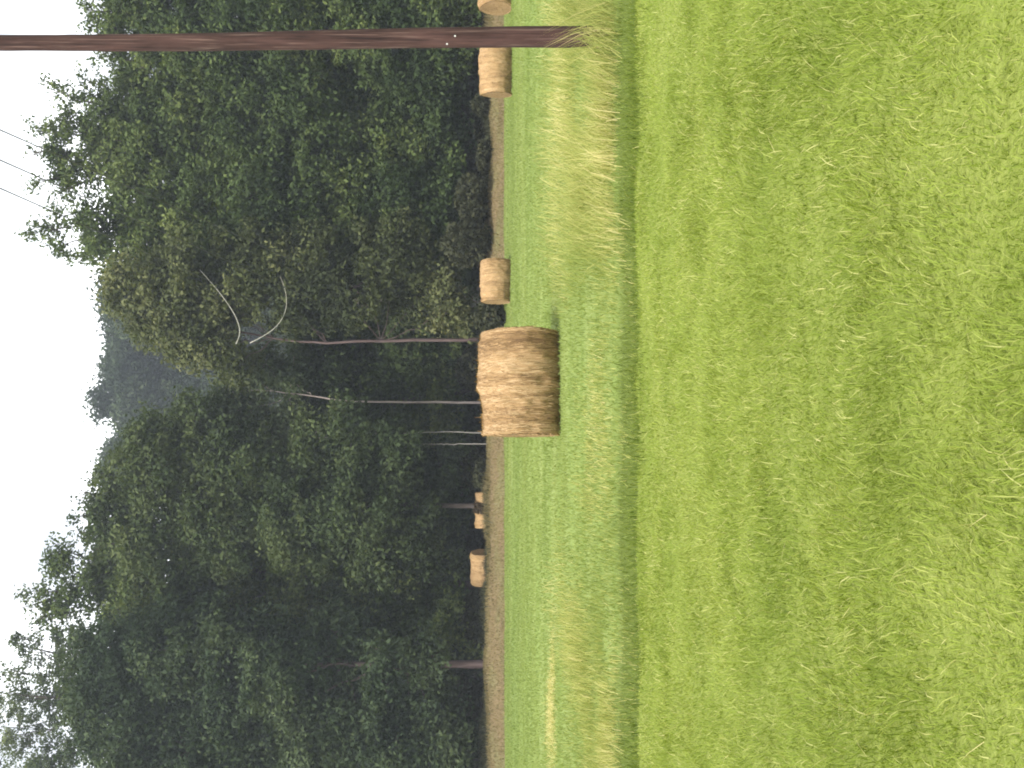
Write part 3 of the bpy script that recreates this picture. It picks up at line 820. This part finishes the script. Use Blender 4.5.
# ------------------------------------------------------------------ pole and wires
def build_pole():
    y = 10.9
    base = P(731, 614, y); base[2] = float(gz(base[0], y))
    root = empty('utility_pole', base, 'dark reddish brown wooden utility pole leaning slightly, rising from tall dry grass at right', 'utility pole')
    top = P(722.5, -238, y)
    t = Tubes()
    fr = np.linspace(-0.06, 1, 60)
    pts = np.array([base + (top - base) * f for f in fr])
    pts[:, 0] += 0.010 * np.sin(fr * 9); 
    t.add(pts - base, np.interp(fr, [-0.06, 0, 0.7, 1], [0.108, 0.107, 0.076, 0.068]), 20, 0.012)
    link('post', t.mesh('post', M['pole']), root)
    z = top[2] - 0.28
    cx = base[0] + (top[0] - base[0]) * 0.96
    import bmesh

    def box(name, c, d, mat, parent):
        bm = bmesh.new(); bmesh.ops.create_cube(bm, size=1.0)
        bmesh.ops.scale(bm, vec=d, verts=bm.verts)
        bmesh.ops.bevel(bm, geom=bm.edges[:], offset=min(d) * 0.12, segments=2, affect='EDGES')
        bmesh.ops.translate(bm, vec=[float(a) for a in c], verts=bm.verts)
        me = bpy.data.meshes.new(name); bm.to_mesh(me); bm.free(); me.materials.append(mat)
        return link(name, me, parent)
    box('crossarm', np.array([cx - 0.05, y - 0.12, z]) - base, (1.45, 0.09, 0.115), M['pole'], root)
    ends = []
    for u in (737, 707, 679):
        x = P(u, -222, y)[0]
        t = Tubes()
        q = np.array([x, y - 0.12, z + 0.06]) - base
        hh = np.array([0, 0.03, 0.035, 0.06, 0.065, 0.09, 0.10, 0.13, 0.14])
        t.add(q + hh[:, None] * np.array([0, 0, 1.0]), np.array([0.012, 0.012, 0.04, 0.045, 0.03, 0.038, 0.026, 0.03, 0.012]), 14)
        link('insulator', t.mesh('insulator', M['ceramic']), root)
        ends.append((u, np.array([x, y - 0.12, z + 0.17])))
    for (u, v) in ((732, 455), (724, 447)):                     # two small pale tags nailed to the post
        p = P(u, v, y - 0.105)
        box('metal_tag', p - base, (0.013, 0.012, 0.016), M['metal'], root)
    names = ('rightmost thin grey overhead line, nearest the wooden pole', 'middle one of the three thin grey overhead lines', 'leftmost thin grey overhead line in the sky')
    for (u, e), lab in zip(ends, names):
        far = P(u - 0.45 * 222 - 0.45 * 350, 350, 72.0)
        t = Tubes()
        s = np.linspace(0, 1, 40)[:, None]
        pts = e + (far - e) * s - np.array([0, 0, 0.5]) * 4 * s * (1 - s) * 0.4
        t.add(pts - e, np.full(40, 0.010), 6)
        o = link('power_line', t.mesh('power_line', M['wire']), loc=e)
        tag(o, lab, 'power line', 'overhead lines')
    # dry stems leaning over the foot of the pole
    n = 130
    x = base[0] + R.normal(0.02, 0.16, n); yy = y - R.uniform(0.10, 0.55, n)
    tag(link('pole_grass', blades('pole_grass', x, yy, R.uniform(0.2, 0.8, n), R.uniform(0.003, 0.007, n), np.abs(R.normal(0.35, 0.2, n)), np.clip(R.normal(0.6, 0.25, n), 0, 1), M['dry'], 0.25, direction=R.normal(np.pi, 0.6, n))),
        'tall dry stems leaning over the foot of the wooden pole', 'grass', kind='stuff')


# ------------------------------------------------------------------ air, sky, light, camera
def build_air():
    m, nt, out = nodes('haze')
    vol = nd(nt, 'ShaderNodeVolumePrincipled')
    vol.inputs['Color'].default_value = (0.80, 0.88, 1.0, 1)
    vol.inputs['Density'].default_value = HAZE
    vol.inputs['Anisotropy'].default_value = 0.2
    nt.links.new(vol.outputs[0], out.inputs['Volume'])
    x0, x1, y0, y1, z0, z1 = -151, 151, -21, 221, -1.3, 78
    v = [(x, y, z) for z in (z0, z1) for y in (y0, y1) for x in (x0, x1)]
    f = [0, 2, 3, 1, 4, 5, 7, 6, 0, 1, 5, 4, 2, 6, 7, 3, 0, 4, 6, 2, 1, 3, 7, 5]
    tag(link('haze', new_mesh('haze', v, f, [4] * 6, m)), kind='stuff')


HAZE = 0.0007
SUN_EL, SUN_AZ = math.radians(48), math.radians(-152)            # azimuth from straight ahead, negative = left
SUN, SKY, EXPO = 2.3, 0.12, 1.58


def build_light():
    w = bpy.data.worlds.new('World'); sc.world = w
    w.use_nodes = True
    nt = w.node_tree; nt.nodes.clear()
    out = nt.nodes.new('ShaderNodeOutputWorld')
    bg = nt.nodes.new('ShaderNodeBackground'); bg.inputs['Strength'].default_value = SKY
    sky = nt.nodes.new('ShaderNodeTexSky'); sky.sky_type = 'NISHITA'; sky.sun_disc = False
    sky.sun_elevation = SUN_EL; sky.sun_rotation = SUN_AZ
    sky.dust_density = 3.0
    tc = nt.nodes.new('ShaderNodeTexCoord')
    mp = nt.nodes.new('ShaderNodeMapping'); mp.inputs['Scale'].default_value = (1.6, 1.6, 3.2)
    nt.links.new(tc.outputs['Generated'], mp.inputs['Vector'])
    ns = nt.nodes.new('ShaderNodeTexNoise'); ns.inputs['Scale'].default_value = 1.7; ns.inputs['Detail'].default_value = 4
    nt.links.new(mp.outputs[0], ns.inputs['Vector'])
    cl = ramp(nt, [(0.34, (2.5, 2.75, 3.1)), (0.47, (3.5, 3.6, 3.7)), (0.58, (8.4, 8.5, 8.6)), (0.75, (12.0, 12.0, 11.8))], ns.outputs['Fac'])
    c = mixc(nt, sky.outputs[0], cl.outputs[0], 0.90)
    nt.links.new(c, bg.inputs['Color']); nt.links.new(bg.outputs[0], out.inputs['Surface'])
    l = bpy.data.lights.new('sun', 'SUN'); l.energy = SUN; l.angle = math.radians(14); l.color = (1.0, 0.95, 0.86)
    o = bpy.data.objects.new('sun', l); COL.objects.link(o)
    d = Vector((math.sin(SUN_AZ) * math.cos(SUN_EL), math.cos(SUN_AZ) * math.cos(SUN_EL), math.sin(SUN_EL)))
    o.rotation_euler = d.to_track_quat('Z', 'Y').to_euler()
    o.location = (0, 0, 60)


def build_camera():
    c = bpy.data.cameras.new('camera'); c.sensor_fit = 'HORIZONTAL'; c.sensor_width = 36.0
    c.lens = F / 1024 * 36.0; c.clip_start = 0.05; c.clip_end = 2000
    o = bpy.data.objects.new('camera', c); COL.objects.link(o)
    # held sideways: world up is the left of the picture, world right its top
    down = Vector((0, -SP, -CP)); right = Vector((1, 0, 0)); back = Vector((0, -CP, SP))
    m = Matrix((down, right, back)).transposed().to_4x4()
    m.translation = (0, 0, H)
    o.matrix_world = m
    sc.camera = o
    sc.view_settings.view_transform = 'Standard'; sc.view_settings.look = 'None'
    sc.view_settings.exposure = EXPO; sc.view_settings.gamma = 1.0
    sc.view_settings.use_curve_mapping = False
    sc.render.engine = 'CYCLES'
    cy = sc.cycles
    cy.use_denoising = True
    cy.max_bounces = 6; cy.diffuse_bounces = 3; cy.glossy_bounces = 1; cy.transmission_bounces = 4; cy.volume_bounces = 0
    cy.caustics_reflective = False; cy.caustics_refractive = False
    cy.pixel_filter_type = 'BLACKMAN_HARRIS'; cy.filter_width = 1.9


build_ground()
build_grass()
build_weeds()
build_bales()
build_trees()
build_pole()
build_air()
build_light()
build_camera()
